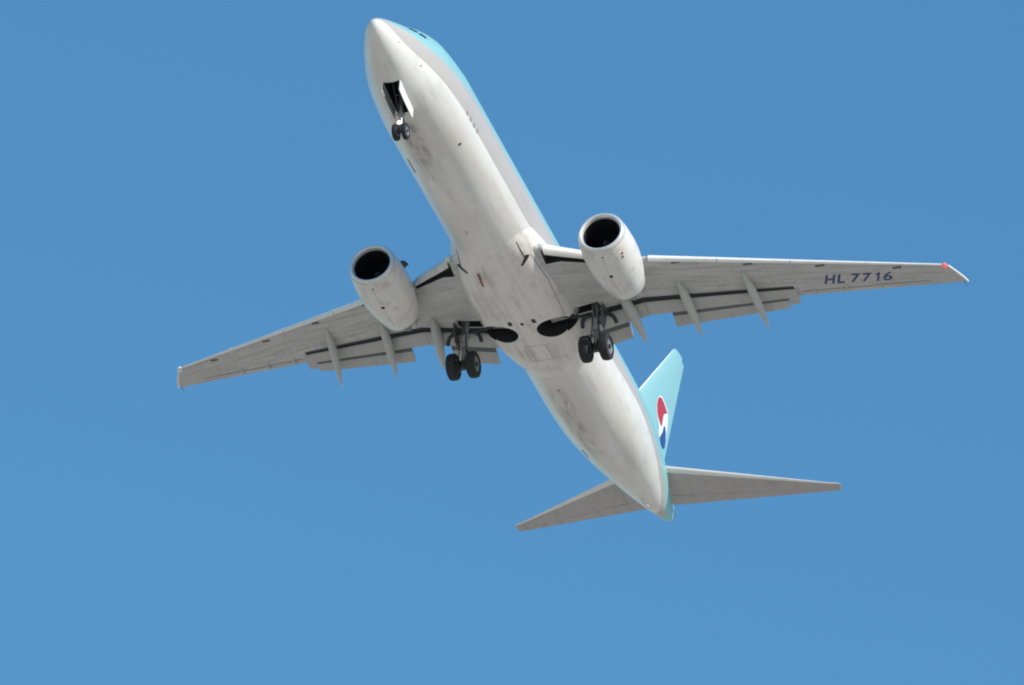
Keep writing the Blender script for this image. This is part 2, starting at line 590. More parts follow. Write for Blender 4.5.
def blade(name, x, y, h, c, mat, parent, w=0.05, sweep=0.35):
    """thin swept blade hanging under the hull"""
    zb = -math.sqrt(max(0.0, 1 - (y / 1.855) ** 2)) * 2.09 + .03
    n = np.array([0, y / 1.88 ** 2, zb / 4.0]); n /= np.linalg.norm(n)
    t = np.cross(n, [1.0, 0, 0])
    b = np.array([x, y, zb])
    q = MB()
    rings = []
    for k, cc in ((0, c), (1, c * .55)):
        o = b + n * h * k + np.array([sweep * k * h, 0, 0])
        rings.append([o + np.array([u * cc, 0, 0]) + t * w * v for u, v in ((-.5, 0), (-.25, .5), (.2, .5), (.5, 0), (.2, -.5), (-.25, -.5))])
    q.ring_loft(rings)
    return q.build(name, [mat], parent)


blade('antenna', 8.95, 0.38, .33, .50, M_WHITE, fuselage)
blade('antenna', 11.6, 0.0, .10, .35, M_WHITE, fuselage)
blade('antenna', 26.2, 0.05, .22, .32, M_WHITE, fuselage)
blade('drain_mast', 13.0, 0.25, .16, .22, M_CANOE, fuselage)
# access panel outlines low on the starboard side
def hull_frame(x0, x1, y0, y1, name, parent, t=.035):
    q = MB()
    ph = lambda x, y: -math.acos(max(-1, min(1, y / F_HW(sq(x)))))
    for a, b, c, d in ((x0, x1, y0, y0 + t), (x0, x1, y1 - t, y1), (x0, x0 + t, y0 + t, y1 - t), (x1 - t, x1, y0 + t, y1 - t)):
        hull_patch([(a, ph(a, c)), (b, ph(b, c)), (b, ph(b, d)), (a, ph(a, d))], '', None, None, .005, 4, 2, .010, q)
    q.build(name, [M_SEAM], parent)


hull_frame(8.0, 9.0, 1.10, 1.17, 'cargo_door_seam', fuselage)
hull_frame(30.6, 31.5, .86, .93, 'cargo_door_seam', fuselage)

# tail skid / exhaust of the auxiliary unit
q = MB()
q.lathe((39.7, 0, .86), (1, 0, .05), [(0, .27), (.45, .20), (.5, .17), (.3, .15)], 24, 0)
q.build('exhaust_outlet', [M_NOZ], fuselage)
q = MB()
zk = lambda x: F_ZB(sq(x))
q.ring_loft([[(x, -w, zk(x) + .06), (x, w, zk(x) + .06), (x, w * .8, zk(x) - h), (x, -w * .8, zk(x) - h)] for x, w, h in ((36.0, .03, .0), (36.5, .09, .10), (36.95, .08, .12), (37.15, .05, .03))])
q.build('tail_skid', [M_FAIR], fuselage)

# ---- belly fairing
bx = [13.7, 14.5, 15.5, 16.7, 18.0, 20.5, 22.0, 23.0, 24.0, 24.9]
B_W = pchip(bx, [1.25, 1.52, 1.82, 2.00, 2.08, 2.10, 2.02, 1.86, 1.60, 1.25])
B_ZB = pchip(bx, [-1.90, -2.02, -2.16, -2.26, -2.31, -2.31, -2.27, -2.20, -2.10, -1.96])
B_E = pchip(bx, [2.0, 2.2, 2.5, 2.9, 3.1, 3.1, 2.8, 2.5, 2.2, 2.0])
ZF = -0.75


def fair(x, t):
    w, zb, e = B_W(x), B_ZB(x), B_E(x)
    c, s = math.cos(t), math.sin(t)
    return (x, w * math.copysign(abs(c) ** (2 / e), c), ZF + (ZF - zb) * -(abs(s) ** (2 / e)))


def fair_z(x, y):
    w, zb, e = B_W(x), B_ZB(x), B_E(x)
    return ZF - (ZF - zb) * (1 - min(1, abs(y) / w) ** e) ** (1 / e)


rings = []
for x in np.linspace(13.7, 24.9, 60):
    rings.append([fair(x, t) for t in np.linspace(0, math.pi, 48)] + [(x, -B_W(x) * .8, ZF + .35), (x, B_W(x) * .8, ZF + .35)])
mb = MB(); mb.ring_loft(rings)
fairing = mb.build('belly_fairing', [M_FAIR], root, link=False)
finish(fairing, None)
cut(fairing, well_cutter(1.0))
fairing.parent = root


def belly_strip(pts, w, name, mat, off=0.006):
    """thin strip following the fairing, pts (x, y)"""
    q = MB()
    P = []
    for (a, b) in zip(pts[:-1], pts[1:]):
        for k in range(6):
            P.append((a[0] + (b[0] - a[0]) * k / 6, a[1] + (b[1] - a[1]) * k / 6))
    P.append(pts[-1])
    rings = []
    for i, p in enumerate(P):
        a, b = P[max(i - 1, 0)], P[min(i + 1, len(P) - 1)]
        d = np.array([b[0] - a[0], b[1] - a[1]]); d /= np.linalg.norm(d)
        ww = w(i / (len(P) - 1)) if callable(w) else w
        l = np.array([-d[1], d[0]]) * ww / 2
        u, v = (p[0] + l[0], p[1] + l[1]), (p[0] - l[0], p[1] - l[1])
        zb = lambda e: min(fair_z(max(e[0], 13.75), e[1]), -2.09 * math.sqrt(max(0, 1 - (e[1] / 1.855) ** 2)) if abs(e[1]) < 1.855 else 0)
        zu, zv = zb(u), zb(v)
        rings.append([(*u, zu - off), (*v, zv - off), (*v, zv + .02), (*u, zu + .02)])
    q.ring_loft(rings)
    return q.build(name, [mat], fairing, smooth=False)


for s in (-1, 1):
    # ram air intake: seam leading to a dark triangular mouth
    belly_strip([(14.75, s * 1.27), (15.3, s * 1.33), (15.75, s * 1.39)], lambda t: .025 + .035 * t, 'intake_seam', M_SEAM)
    belly_strip([(15.62, s * 1.50), (15.92, s * 1.16)], lambda t: .19 - .11 * t, 'air_intake', M_DARK, .02)
    belly_strip([(15.7, s * 1.60), (17.4, s * 1.80), (19.9, s * 1.74)], .026, 'fairing_seam', M_STRUT)
    belly_strip([(19.45, s * .50), (19.72, s * .52)], .16, 'vent_hole', M_DARK, .01)
belly_strip([(21.4, -.42), (21.4, .52)], .03, 'access_panel_seam', M_FAINT)
belly_strip([(22.6, -.42), (22.6, .52)], .03, 'access_panel_seam', M_FAINT)
belly_strip([(21.4, -.42), (22.6, -.42)], .03, 'access_panel_seam', M_FAINT)
belly_strip([(21.4, .52), (22.6, .52)], .03, 'access_panel_seam', M_FAINT)
belly_strip([(19.62, .02), (19.78, .02)], .12, 'vent_hole', M_DARK, .01)
q = MB()
q.ring_loft([[(15.85, .66, -2.2), (15.85, .72, -2.2), (15.85, .72, -2.24), (15.85, .66, -2.24)],
             [(16.2, .68, -2.2), (16.2, .73, -2.2), (16.2, .72, -2.30), (16.2, .69, -2.30)],
             [(16.75, .72, -2.2), (16.75, .78, -2.2), (16.75, .78, -2.26), (16.75, .72, -2.26)]])
q.build('beacon_light', [M_BEACON], fairing)

# ------------------------------------------------------------------ wings
LE0 = lin([0.8, 1.9, 2.6, 3.3, 3.9, 5.84, 16.73], [14.75, 15.60, 16.20, 16.75, 17.26, 18.27, 23.93])
X0 = lin([1.0, 2.0, 4.8, 10.6], [20.84, 20.80, 20.76, 22.70])           # where the lower skin stops ahead of the flaps
TEF = lin([1.0, 4.8, 10.62, 16.73, 17.2], [22.25, 22.05, 23.60, 25.40, 25.56])


SPO = lin([1.0, 4.5, 6.5, 10.6], [1.12, 0.98, 0.72, 0.66])


def zw(y):
    y = abs(y)
    return -1.33 + .1425 * (y - 1.9) - .02 * max(0.0, 1 - abs(y - 1.9) / 6)


def setback(y):
    return 0.16 if y > 2.0 else 0.10


def wing_le(y):
    return LE0(y) + setback(y)


def thick(y):
    return lin([1, 5, 17], [.135, .120, .100])(y)


def shp(u):
    return 10 * (.2969 * math.sqrt(max(u, 0)) - .126 * u - .3516 * u * u + .2843 * u ** 3 - .1036 * u ** 4)


def wing_z(x, y, up):
    le = wing_le(y); c = TEF(y) - le
    u = min(max((x - le) / c, 0), 1)
    k = .58 if up else -.42
    return zw(y) + k * thick(y) * c * shp(u)


NU = 18


def wing_section(y, flapped, le=None, te=None, tk=1.0):
    le = wing_le(y) if le is None else le
    te = TEF(y) if te is None else te
    c = te - le
    t = thick(y) * tk
    z0 = zw(y)
    up = lambda u: z0 + .58 * t * c * shp(u)
    lo = lambda u: z0 - .42 * t * c * shp(u)
    u0, u1 = ((X0(y) - le) / c, (X0(y) + SPO(y) - le) / c) if flapped else (.90, .985)
    cosd = lambda n, e: [e * (1 - math.cos(math.pi / 2 * i / n)) ** 1.15 for i in range(n + 1)]
    U = cosd(NU, u1)
    L = cosd(NU, u0)
    pts = [(le + c * u, y, up(u)) for u in reversed(U)]
    pts += [(le + c * u, y, lo(u)) for u in L[1:]]
    if flapped:
        a, b = u0 + .004, u1 - .002
        pts += [(le + c * a, y, up(a) - .16), (le + c * b, y, up(b) - .035)]
    else:
        pts += [(le + c * .95, y, lo(.95)), (le + c * .985, y, lo(.985) - .002)]
    return pts


def sgn(rings, s):
    return [[(p[0], p[1] * s, p[2]) for p in r] for r in rings]


def foil_loft(secs, s, mats, name, parent, ua=0.0, ub=1.0, le_mat=None, n=10, axis='y', label=None):
    """secs: (span, xle, zle, chord, droop angle, thickness). Closed lens between chord fractions ua and ub."""
    q = MB()
    rings = []
    for (y, xl, zl, c, ang, t) in secs:
        us = [ua + (ub - ua) * (1 - math.cos(math.pi * i / n)) / 2 for i in range(n + 1)]
        r = []
        for u in reversed(us):
            r.append((u, .5 * t * shp(u)))
        for u in us[1:] if ua == 0 else us:
            r.append((u, -.5 * t * shp(u) - .0015))
        ca, sa = math.cos(ang), math.sin(ang)
        out = []
        for u, h in r:
            X, Z = u * c, h * c
            if axis == 'y':
                out.append((xl + X * ca + Z * sa, y * s, zl - X * sa + Z * ca))
            else:
                out.append((xl + X, h * c, y + X * ang))
        rings.append(out)
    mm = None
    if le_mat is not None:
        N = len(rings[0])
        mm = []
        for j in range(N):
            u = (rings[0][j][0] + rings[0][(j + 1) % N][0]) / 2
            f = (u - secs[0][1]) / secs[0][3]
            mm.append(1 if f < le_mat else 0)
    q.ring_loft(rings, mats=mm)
    return q.build(name, mats, parent, angle=50, label=label)


def slat(ya, yb, s, parent, name, drop=.05, mat=None):
    q = MB()
    rings = []
    for y in np.linspace(ya, yb, 6):
        le = LE0(y); c = TEF(y) - le; t = thick(y) * 1.10
        z0 = zw(y) - drop
        uu, ul = .10, .045
        pts = []
        for i in range(9):
            u = uu * (1 - i / 8) ** 2
            pts.append((le + c * u, y * s, z0 + .58 * t * c * shp(u)))
        for i in range(1, 8):
            u = ul * (i / 7) ** 2
            pts.append((le + c * u, y * s, z0 - .42 * t * c * shp(u)))
        pts.append((le + c * (ul + .004), y * s, z0 - .30 * t * c * shp(ul)))
        rings.append(pts)
    q.ring_loft(rings)
    return q.build(name, [mat or M_LEMETAL], parent, angle=60)


def on_wing(x, y, s, off):
    return (x, y * s, wing_z(x, y, False) - off)


for s in (-1, 1):
    ys_in = [0.9, 1.5, 2.0, 2.6, 3.3, 3.9, 4.4, 4.8, 5.4, 5.84, 6.6, 7.6, 8.6, 9.6, 10.6]
    ys_out = [10.6, 11.4, 12.4, 13.4, 14.4, 15.4, 16.2, 16.72]
    rings = [wing_section(y, True) for y in ys_in] + [wing_section(y, False) for y in ys_out]
    for y, le, te, tk in ((16.86, 24.42, 25.45, .95), (17.02, 24.86, 25.50, .9), (17.14, 25.22, 25.54, .8), (17.2, 25.42, 25.56, .7)):
        rings.append(wing_section(y, False, le, te, tk))
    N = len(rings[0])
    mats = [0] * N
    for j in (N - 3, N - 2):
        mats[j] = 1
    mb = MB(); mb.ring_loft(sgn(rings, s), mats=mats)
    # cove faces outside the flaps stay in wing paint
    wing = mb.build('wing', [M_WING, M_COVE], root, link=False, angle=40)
    nf = len(rings) - 1
    for p in wing.data.polygons:
        c = p.center
        if abs(c[1]) > 10.62 and p.material_index == 1:
            p.material_index = 0
    finish(wing, None)
    # leading edge cavity left open by the extended inboard flap
    q = MB()
    C = []
    for y, a, b in ((1.95, .16, .98), (2.5, .20, .66), (4.0, .24, .46)):
        le = LE0(y)
        z = wing_z(le + .5, y, False)
        C.append([(le + a, y * s, z - .5), (le + b, y * s, z - .5), (le + b, y * s, z + .22), (le + a, y * s, z + .22)])
    q.ring_loft(C)
    cutters = [q.build('cutter', [M_DARK], None, link=False)]
    # leg bay in the lower skin
    q = MB()
    q.box((20.15, min(s * 2.0, s * 3.05), -2.2), (20.68, max(s * 2.0, s * 3.05), -1.12))
    cutters.append(q.build('cutter', [M_DARK], None, link=False))
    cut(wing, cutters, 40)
    wing.parent = root

    # leading edge devices
    slat(2.05, 3.95, s, wing, 'krueger_flap', .03, M_WHITE)
    for ya, yb in ((5.75, 8.25), (8.29, 10.95), (10.99, 13.75), (13.79, 16.55)):
        slat(ya, yb, s, wing, 'slat')
    for y in (6.7, 9.35, 12.0, 14.85):
        q = MB()
        x = LE0(y) + .20 + .015 * y / 5
        P = [(x, y - .17), (x + .07, y - .17), (x + .17, y + .17), (x + .09, y + .17)]
        q.hexa([on_wing(a, b, s, .03) for a, b in P] + [on_wing(a, b, s, -.04) for a, b in P])
        q.build('slat_track_cover', [M_LEGDOOR], wing, smooth=False)

    # flaps: main and aft panel in each bank
    def Ltot(y):
        return lin([2.0, 4.2, 5.5, 10.4], [2.02, 1.86, 1.74, 1.20])(y)

    def Zstart(y):
        return wing_z(X0(y), y, False) + .05

    def bank(ya, yb, part):
        out = []
        YS = list(np.linspace(ya, yb, 6))
        if part == 'main' and yb > 10:
            YS = list(np.linspace(ya, 10.24, 6)) + [10.30, 10.48, 10.67]
        for y in YS:
            L = Ltot(y)
            slope = math.tan(R(13))
            if part == 'main':
                out.append((y, X0(y) + .19 * L, Zstart(y) - .10 * L * slope - .02, (.42 if y < 10.28 else .70) * L, R(13), .15))
            else:
                out.append((y, X0(y) + .585 * L, Zstart(y) - .56 * L * slope + .055, .45 * L, R(23), .13))
        return out
    foil_loft(bank(1.45, 4.755, 'main'), s, [M_FLAP], 'flap', wing)
    foil_loft(bank(4.77, 10.74, 'main'), s, [M_FLAP], 'flap', wing)
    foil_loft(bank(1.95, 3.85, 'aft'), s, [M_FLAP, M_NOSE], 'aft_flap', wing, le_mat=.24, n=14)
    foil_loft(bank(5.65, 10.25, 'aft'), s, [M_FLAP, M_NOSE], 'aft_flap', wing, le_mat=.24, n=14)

    # canoe fairings over the flap tracks
    for (nx, ny, tx, ty, dz, w) in ((19.85, 4.02, 22.75, 4.40, .98, .22), (20.15, 6.40, 23.20, 6.62, 1.06, .185), (20.75, 8.98, 23.87, 9.28, 1.08, .17)):
        q = MB()
        z0 = wing_z(nx, ny, False)
        z1 = zw(ty) - dz
        rings = []
        for i in range(21):
            f = i / 20
            x = nx + (tx - nx) * f
            y = ny + (ty - ny) * f
            zl = z0 + (z1 - z0) * (0.28 * f + .72 * f * f)
            rr = max(.012, (math.sin(math.pi * min(1, f * 1.0) ** .85)) ** .7) if 0 < f < 1 else .02
            hw = w * rr
            hh = (w * 1.45) * rr
            rings.append([(x, (y + hw * math.cos(a)) * s, zl + (hh if math.sin(a) < 0 else hh * .9) * math.sin(a)) for a in np.linspace(0, 2 * math.pi, 20, endpoint=False)])
        q.ring_loft(rings)
        q.build('flap_track_fairing', [M_CANOE], wing, angle=60)

    # aileron hinge line
    q = MB()
    for a, b in ((10.9, 13.6), (13.6, 15.9)):
        A, B = TEF(a) - .42, TEF(b) - .36
        q.hexa([on_wing(A, a, s, .004), on_wing(A + .035, a, s, .004), on_wing(B + .035, b, s, .004), on_wing(B, b, s, .004),
                on_wing(A, a, s, -.02), on_wing(A + .035, a, s, -.02), on_wing(B + .035, b, s, -.02), on_wing(B, b, s, -.02)])
    q.build('aileron_seam', [M_SEAM], wing, smooth=False)
    for y in (11.3, 12.6, 13.9):
        q = MB()
        x = TEF(y) - .40
        z = wing_z(x, y, False)
        q.ring_loft([[(x - .25, (y - .03) * s, z + .01), (x - .25, (y + .03) * s, z + .01), (x - .25, (y + .03) * s, z - .02), (x - .25, (y - .03) * s, z - .02)],
                     [(x, (y - .05) * s, z + .01), (x, (y + .05) * s, z + .01), (x, (y + .04) * s, z - .09), (x, (y - .04) * s, z - .09)],
                     [(x + .3, (y - .02) * s, z + .03), (x + .3, (y + .02) * s, z + .03), (x + .3, (y + .02) * s, z - .02), (x + .3, (y - .02) * s, z - .02)]])
        q.build('aileron_hinge', [M_CANOE], wing)

    # tip light and discharge rods
    q = MB()
    yl = 16.66
    xl = LE0(yl) + .02
    q.lathe((xl + .16, yl * s, zw(yl) - .02), (-1, 0, 0), [(-.20, .03), (-.08, .07), (.05, .10), (.14, .075), (.19, .03)], 16, 0, cap0=True, cap1=True)
    q.build('navigation_light', [M_REDLT if s < 0 else M_CLEAR], wing)
    q = MB()
    pts = [(24.12, 16.76), (24.42, 16.88), (24.86, 17.04), (25.22, 17.16), (25.55, 17.24)]
    q.path([(x, y * s, zw(y) + .01) for x, y in pts], .045, 8)
    q.build('tip_edge_strip', [M_LEMETAL], wing)
    for y in (17.1,):
        q = MB()
        q.tube((TEF(y) - .05, y * s, zw(y)), (TEF(y) + .28, (y + .02) * s, zw(y) - .02), .018, .010, 6)
        q.build('static_wick', [M_SEAM], wing)

# landing lamp glass in each wing root
    q = MB()
    y = 1.98
    q.lathe((LE0(y) + .16, y * s, zw(y) + .05), (-1, 0, 0), [(-.2, .10), (.0, .16), (.10, .13), (.15, .05)], 16, cap0=True, cap1=True)
    q.build('landing_light', [M_CLEAR], wing)
    if s < 0:
        port_wing = wing
    else:
        starboard_wing = wing

# ---- registration under the port wing
q = MB()
A = np.array([23.11, -11.83]); Bv = np.array([24.05, -14.43])
D = Bv - A; LT = np.linalg.norm(D); D /= LT
UP = np.array([-abs(D[1]), -abs(D[0])])
for ch, x0, x1 in (('H', 0.00, .145), ('L', .185, .30), ('7', .385, .515), ('7', .555, .68), ('6', .865, 1.0)):
    cu = bpy.data.curves.new('letter', 'FONT')
    cu.body = ch
    cu.offset = 0.012 if ch == '6' else 0.026
    cu.fill_mode = 'FRONT'
    cu.dimensions = '2D'
    to = bpy.data.objects.new('letter', cu)
    sc.collection.objects.link(to)
    bpy.context.view_layer.update()
    me = bpy.data.meshes.new_from_object(to.evaluated_get(bpy.context.evaluated_depsgraph_get()))
    V = np.array([v.co[:2] for v in me.vertices])
    lo, hi = V.min(0), V.max(0)
    b0 = len(q.v)
    nv = len(V)
    wch = (x1 - x0) * LT
    for off in (.010, -.004):
        for v in V:
            f = (v - lo) / (hi - lo)
            p = A + D * (x0 * LT + f[0] * wch) + UP * f[1] * .63
            q.v.append(on_wing(p[0], abs(p[1]), -1, off))
    for p in me.polygons:
        q.f.append(tuple(b0 + i for i in p.vertices)); q.m.append(0)
    bpy.data.objects.remove(to)
    bpy.data.meshes.remove(me)
    bpy.data.curves.remove(cu)
one = [(.45, 0), (.85, 0), (.85, 1), (.55, 1), (.12, .80), (.12, .62), (.45, .76)]
b0 = len(q.v)
for off in (.010, -.004):
    for fx_, fy_ in one:
        p = A + D * (.735 + .085 * fx_) * LT + UP * fy_ * .63
        q.v.append(on_wing(p[0], abs(p[1]), -1, off))
q.f.append(tuple(range(b0, b0 + 7))); q.m.append(0)
reg = q.build('registration_lettering', [M_NAVY], port_wing, smooth=False)

# ------------------------------------------------------------------ engines
for s in (-1, 1):
    yc, xi, zi = 4.90 * s, 14.62, -1.82
    ax = np.array([1.0, -0.012 * s, -0.030])
    ax /= np.linalg.norm(ax)
    q = MB()
    outer = [(.10, .965), (.25, 1.00), (.55, 1.045), (1.0, 1.085), (1.5, 1.105), (2.0, 1.09), (2.5, 1.04), (3.0, .955), (3.75, .79), (3.77, .77), (3.1, .83), (2.6, .86)]
    q.lathe((xi, yc, zi), ax, outer, 56)
    # flatten the underside a little, as on this engine
    for i, v in enumerate(q.v):
        d = v[2] - (zi + ax[2] * (v[0] - xi))
        if d < 0:
            f = max(0, 1 - (v[0] - xi) / 2.2)
            q.v[i] = (v[0], v[1], v[2] - d * .05 * f)
    nac = q.build('engine', [M_NAC], root, angle=50)
    q = MB()
    lip = [(.12, .970), (.05, .945), (.01, .905), (.0, .870), (.03, .822), (.10, .792), (.20, .775)]
    q.lathe((xi, yc, zi), ax, lip, 56)
    for i, v in enumerate(q.v):
        d = v[2] - (zi + ax[2] * (v[0] - xi))
        if d < 0:
            q.v[i] = (v[0], v[1], v[2] - d * .05)
    q.build('inlet_lip', [M_LIP], nac, angle=60)
    q = MB()
    q.lathe((xi, yc, zi), ax, [(.19, .777), (.5, .772), (.95, .778), (1.25, .785)], 48)
    q.build('inlet_duct', [M_DUCT], nac, angle=60)
    q = MB()
    o = np.array([xi, yc, zi]) + ax * 1.05
    e1 = np.cross(ax, [0, 0, 1.0]); e1 /= np.linalg.norm(e1)
    e2 = np.cross(ax, e1)
    for k in range(24):
        a = 2 * math.pi * k / 24
        def P(r, da, h):
            return o + r * (math.cos(a + da) * e1 + math.sin(a + da) * e2) + ax * h
        q.hexa([P(.2, -.06, -.05), P(.2, .06, .07), P(.77, .14, .10), P(.77, -.06, -.02),
                P(.2, -.04, -.03), P(.2, .08, .09), P(.77, .16, .12), P(.77, -.04, .0)])
    q.lathe(o + ax * .2, ax, [(0, .78), (.02, .0)], 40)
    q.build('fan', [M_FAN], nac, smooth=False)
    q = MB()
    q.lathe(o - ax * .42, ax, [(0, .01), (.06, .06), (.2, .14), (.40, .21), (.5, .22)], 28)
    q.build('spinner', [M_SPIN], nac)
    q = MB()
    q.lathe((xi, yc, zi), ax, [(2.8, .60), (3.5, .58), (3.9, .47), (4.35, .37), (4.36, .34), (3.9, .36)], 40)
    q.lathe((xi, yc, zi), ax, [(3.9, .30), (4.3, .26), (4.8, .12), (4.95, .02)], 28)
    q.build('exhaust_nozzle', [M_NOZ], nac)
    q = MB()
    rings = []
    for x, zt, zb, w in ((15.9, -.80, -.95, .05), (16.6, -.58, -1.0, .17), (17.6, -.62, -1.2, .21), (18.6, -.85, -1.35, .20), (19.6, -1.0, -1.38, .14), (20.4, -1.12, -1.28, .05)):
        rings.append([(x, yc - w, zt), (x, yc + w, zt), (x, yc + w, zb), (x, yc - w, zb)])
    q.ring_loft(rings)
    q.build('pylon', [M_CANOE], nac, angle=30)
    # vortex chine on the inboard shoulder
    q = MB()
    ang = R(38)
    n = np.array([0, -s * math.cos(ang), math.sin(ang)])
    c0 = np.array([xi, yc, zi])
    a, b, c, d = c0 + n * 1.02 + [1.0, 0, 0], c0 + n * 1.06 + [1.62, 0, 0], c0 + n * 1.34 + [1.56, 0, 0], c0 + n * 1.26 + [1.22, 0, 0]
    q.plate([a, b, c, d], .03)
    q.build('chine', [M_GEARD], nac, smooth=False)  # dark tone paints in the shadow the chine sits in
    # marks, drains and latch seams under the cowl
    def cowl(xa, xb, a0, a1, name, mat, off=.006):
        q = MB()
        rr = pchip([h for h, _ in outer[:9]], [r for _, r in outer[:9]])
        rings = []
        for i in range(5):
            x = xa + (xb - xa) * i / 4
            row = []
            for o_ in (off, -.02):
                NK = 40 if a1 - a0 > 1 else 4
                for k in (range(NK + 1) if o_ > 0 else range(NK, -1, -1)):
                    a = a0 + (a1 - a0) * k / NK
                    r = rr(x) + o_
                    f = max(0, 1 - x / 2.2)
                    zz = r * math.sin(a)
                    if zz < 0:
                        zz *= 1 - .05 * f
                    row.append((xi + x * ax[0], yc + ax[1] * x + r * math.cos(a) * 1.0, zi + ax[2] * x + zz))
            rings.append(row)
        q.ring_loft(rings)
        q.build(name, [mat], nac, angle=60)
    cowl(.38, .46, R(-93), R(-89), 'drain_port', M_SEAM)
    cowl(1.55, 1.70, R(-95), R(-88), 'drain_port', M_DARK)
    cowl(.55, 3.2, R(-90.4), R(-89.6), 'latch_seam', M_FAINT)
    cowl(.125, .165, R(-179), R(179), 'lip_seam', M_FAINT)
    if s < 0:
        cowl(.62, .72, R(-139), R(-133), 'warning_mark', M_ERED)
        cowl(.80, .90, R(-136), R(-130), 'cowl_mark', M_SEAM)

# ------------------------------------------------------------------ tail
SL = lambda y: 36.56 + .690 * (y - 1.05)
STE = lambda y: 39.44 + .290 * (y - .5)
SZ = lambda y: .95 + .14 * (y - .9)
for s in (-1, 1):
    secs = [(y, SL(y), SZ(y), STE(y) - SL(y), 0.0, .09) for y in np.linspace(.25, 6.95, 8)]
    secs += [(7.22, SL(7.22) - .05, SZ(7.22), STE(7.22) - SL(7.22) + .05, 0.0, .08), (7.30, SL(7.22) + .04, SZ(7.3), STE(7.22) - SL(7.22) - .04, 0.0, .05)]
    stab = foil_loft(secs, s, [M_STAB, M_LEMETAL], 'stabilizer', root, 0.0, .715, .085, 12)
    secs2 = [(y, SL(y), SZ(y), STE(y) - SL(y), 0.0, .09) for y in np.linspace(.38, 7.24, 8)]
    foil_loft(secs2, s, [M_STAB], 'elevator', stab, .725, 1.0, None, 8)

FL = lambda z: 39.59 - (9.06 - z) * .92
FT = lambda z: 38.6 + .345 * (z - 2)
fsecs = [(z, FL(z), 0, FT(z) - FL(z), 0.0, .095) for z in np.linspace(1.3, 9.0, 10)]
fsecs += [(9.12, FL(9.12) + .12, 0, FT(9.12) - FL(9.12) - .12, .05, .08), (9.2, FL(9.2) + .34, 0, FT(9.2) - FL(9.2) - .34, .06, .04)]
fin = foil_loft(fsecs, 1, [M_BLUE, M_LEMETAL], 'tail_fin', root, 0.0, .70, .008, 12, 'z')
fs2 = [(z, FL(z), 0, FT(z) - FL(z), 0.0, .095) for z in np.linspace(2.0, 9.0, 10)]
rud = foil_loft(fs2, 1, [M_BLUE], 'rudder', fin, .708, 1.0, None, 8, 'z')
q = MB()
rings = []
for x, zt, w in ((29.6, 1.96, .03), (31.0, 2.22, .10), (32.6, 2.62, .15), (34.0, 3.15, .18), (35.0, 3.75, .10)):
    rings.append([(x, -w, 1.7), (x, w, 1.7), (x, w * .55, zt - .12), (x, 0, zt), (x, -w * .55, zt - .12)])
q.ring_loft(rings)
q.build('dorsal_fillet', [M_BLUE], fin)
# tip light patch
q = MB()
q.box((40.35, -.04, 8.80), (40.62, .04, 9.0))


def fin_y(x, z):
    c = FT(z) - FL(z)
    return .5 * .095 * c * shp(min(max((x - FL(z)) / c, 0.0), 1.0))


def emblem(s):
    """red and blue swirl on a white disc"""
    q = MB()

    def add(poly, mat, off):
        tri = bmesh.new()
        vs = [tri.verts.new((p[0], p[1], 0)) for p in poly]
        f = tri.faces.new(vs)
        bmesh.ops.triangulate(tri, faces=[f])
        bmesh.ops.subdivide_edges(tri, edges=[e for e in tri.edges if e.calc_length() > .35], cuts=3, use_grid_fill=True)
        bmesh.ops.triangulate(tri, faces=tri.faces)
        tri.verts.index_update()
        b0 = len(q.v)
        for v in tri.verts:
            px = v.co.x * math.cos(tilt) - v.co.y * math.sin(tilt)
            pz = v.co.x * math.sin(tilt) + v.co.y * math.cos(tilt)
            x, z = cx + px, cz + pz
            q.v.append((x, s * (fin_y(x, z) + off * 2.2), z))
        for f in tri.faces:
            q.f.append(tuple(b0 + v.index for v in f.verts)); q.m.append(mat)
        tri.free()
    cx, cz, tilt = 0.0, 0.0, 0.0
    add([(37.277, 5.169), (37.748, 5.373), (38.231, 5.364), (38.651, 5.309), (38.857, 5.186), (38.93, 4.754), (38.91, 4.228), (38.84, 3.80), (38.55, 3.52),
         (37.95, 3.38), (37.66, 3.30), (37.50, 3.46), (37.50, 3.77), (37.19, 3.92), (36.97, 4.11), (36.92, 4.51), (37.04, 4.87)], 0, .006)
    add([(37.286, 5.103), (37.693, 5.267), (38.127, 5.239), (38.495, 5.188), (38.676, 5.121), (38.487, 4.98), (38.295, 4.867), (38.084, 4.635), (38.012, 4.394), (37.977, 4.135),
         (37.865, 3.94), (37.554, 3.961), (37.253, 4.042), (37.058, 4.218), (37.012, 4.575), (37.11, 4.874)], 1, .011)
    add([(38.334, 4.296), (38.54, 4.304), (38.715, 4.145), (38.781, 3.77), (38.696, 3.361), (38.397, 3.147), (37.968, 3.149), (37.742, 3.306), (37.914, 3.561), (38.167, 3.866), (38.241, 4.09)], 2, .011)
    return q.build('emblem', [M_EWHITE, M_ERED, M_EBLUE], fin, smooth=False)


emblem(-1)
emblem(1)

# ------------------------------------------------------------------ landing gear
def wheel(name, c, r, w, parent):
    q = MB()
    rim = r * .56
    prof = [(-w * .30, rim * .55), (-w * .34, rim * .95), (-w * .40, rim), (-w * .48, r * .70), (-w * .49, r * .84), (-w * .40, r * .955), (-w * .2, r * .995), (0, r),
            (w * .2, r * .995), (w * .40, r * .955), (w * .49, r * .84), (w * .48, r * .70), (w * .40, rim), (w * .34, rim * .95), (w * .30, rim * .55)]
    mats = [1, 1] + [0] * 10 + [1, 1]
    q.lathe(c, (0, 1, 0), prof, 40, mats=mats)
    for h in (-w * .30, w * .30):
        q.lathe(c, (0, 1, 0), [(h, rim * .55), (h * 1.05, .02)], 24, 1)
    q.tube((c[0], c[1] - w * .46, c[2]), (c[0], c[1] + w * .46, c[2]), r * .14, r * .14, 14, 1)
    return q.build(name, [M_TYRE, M_RIM], parent, angle=45)


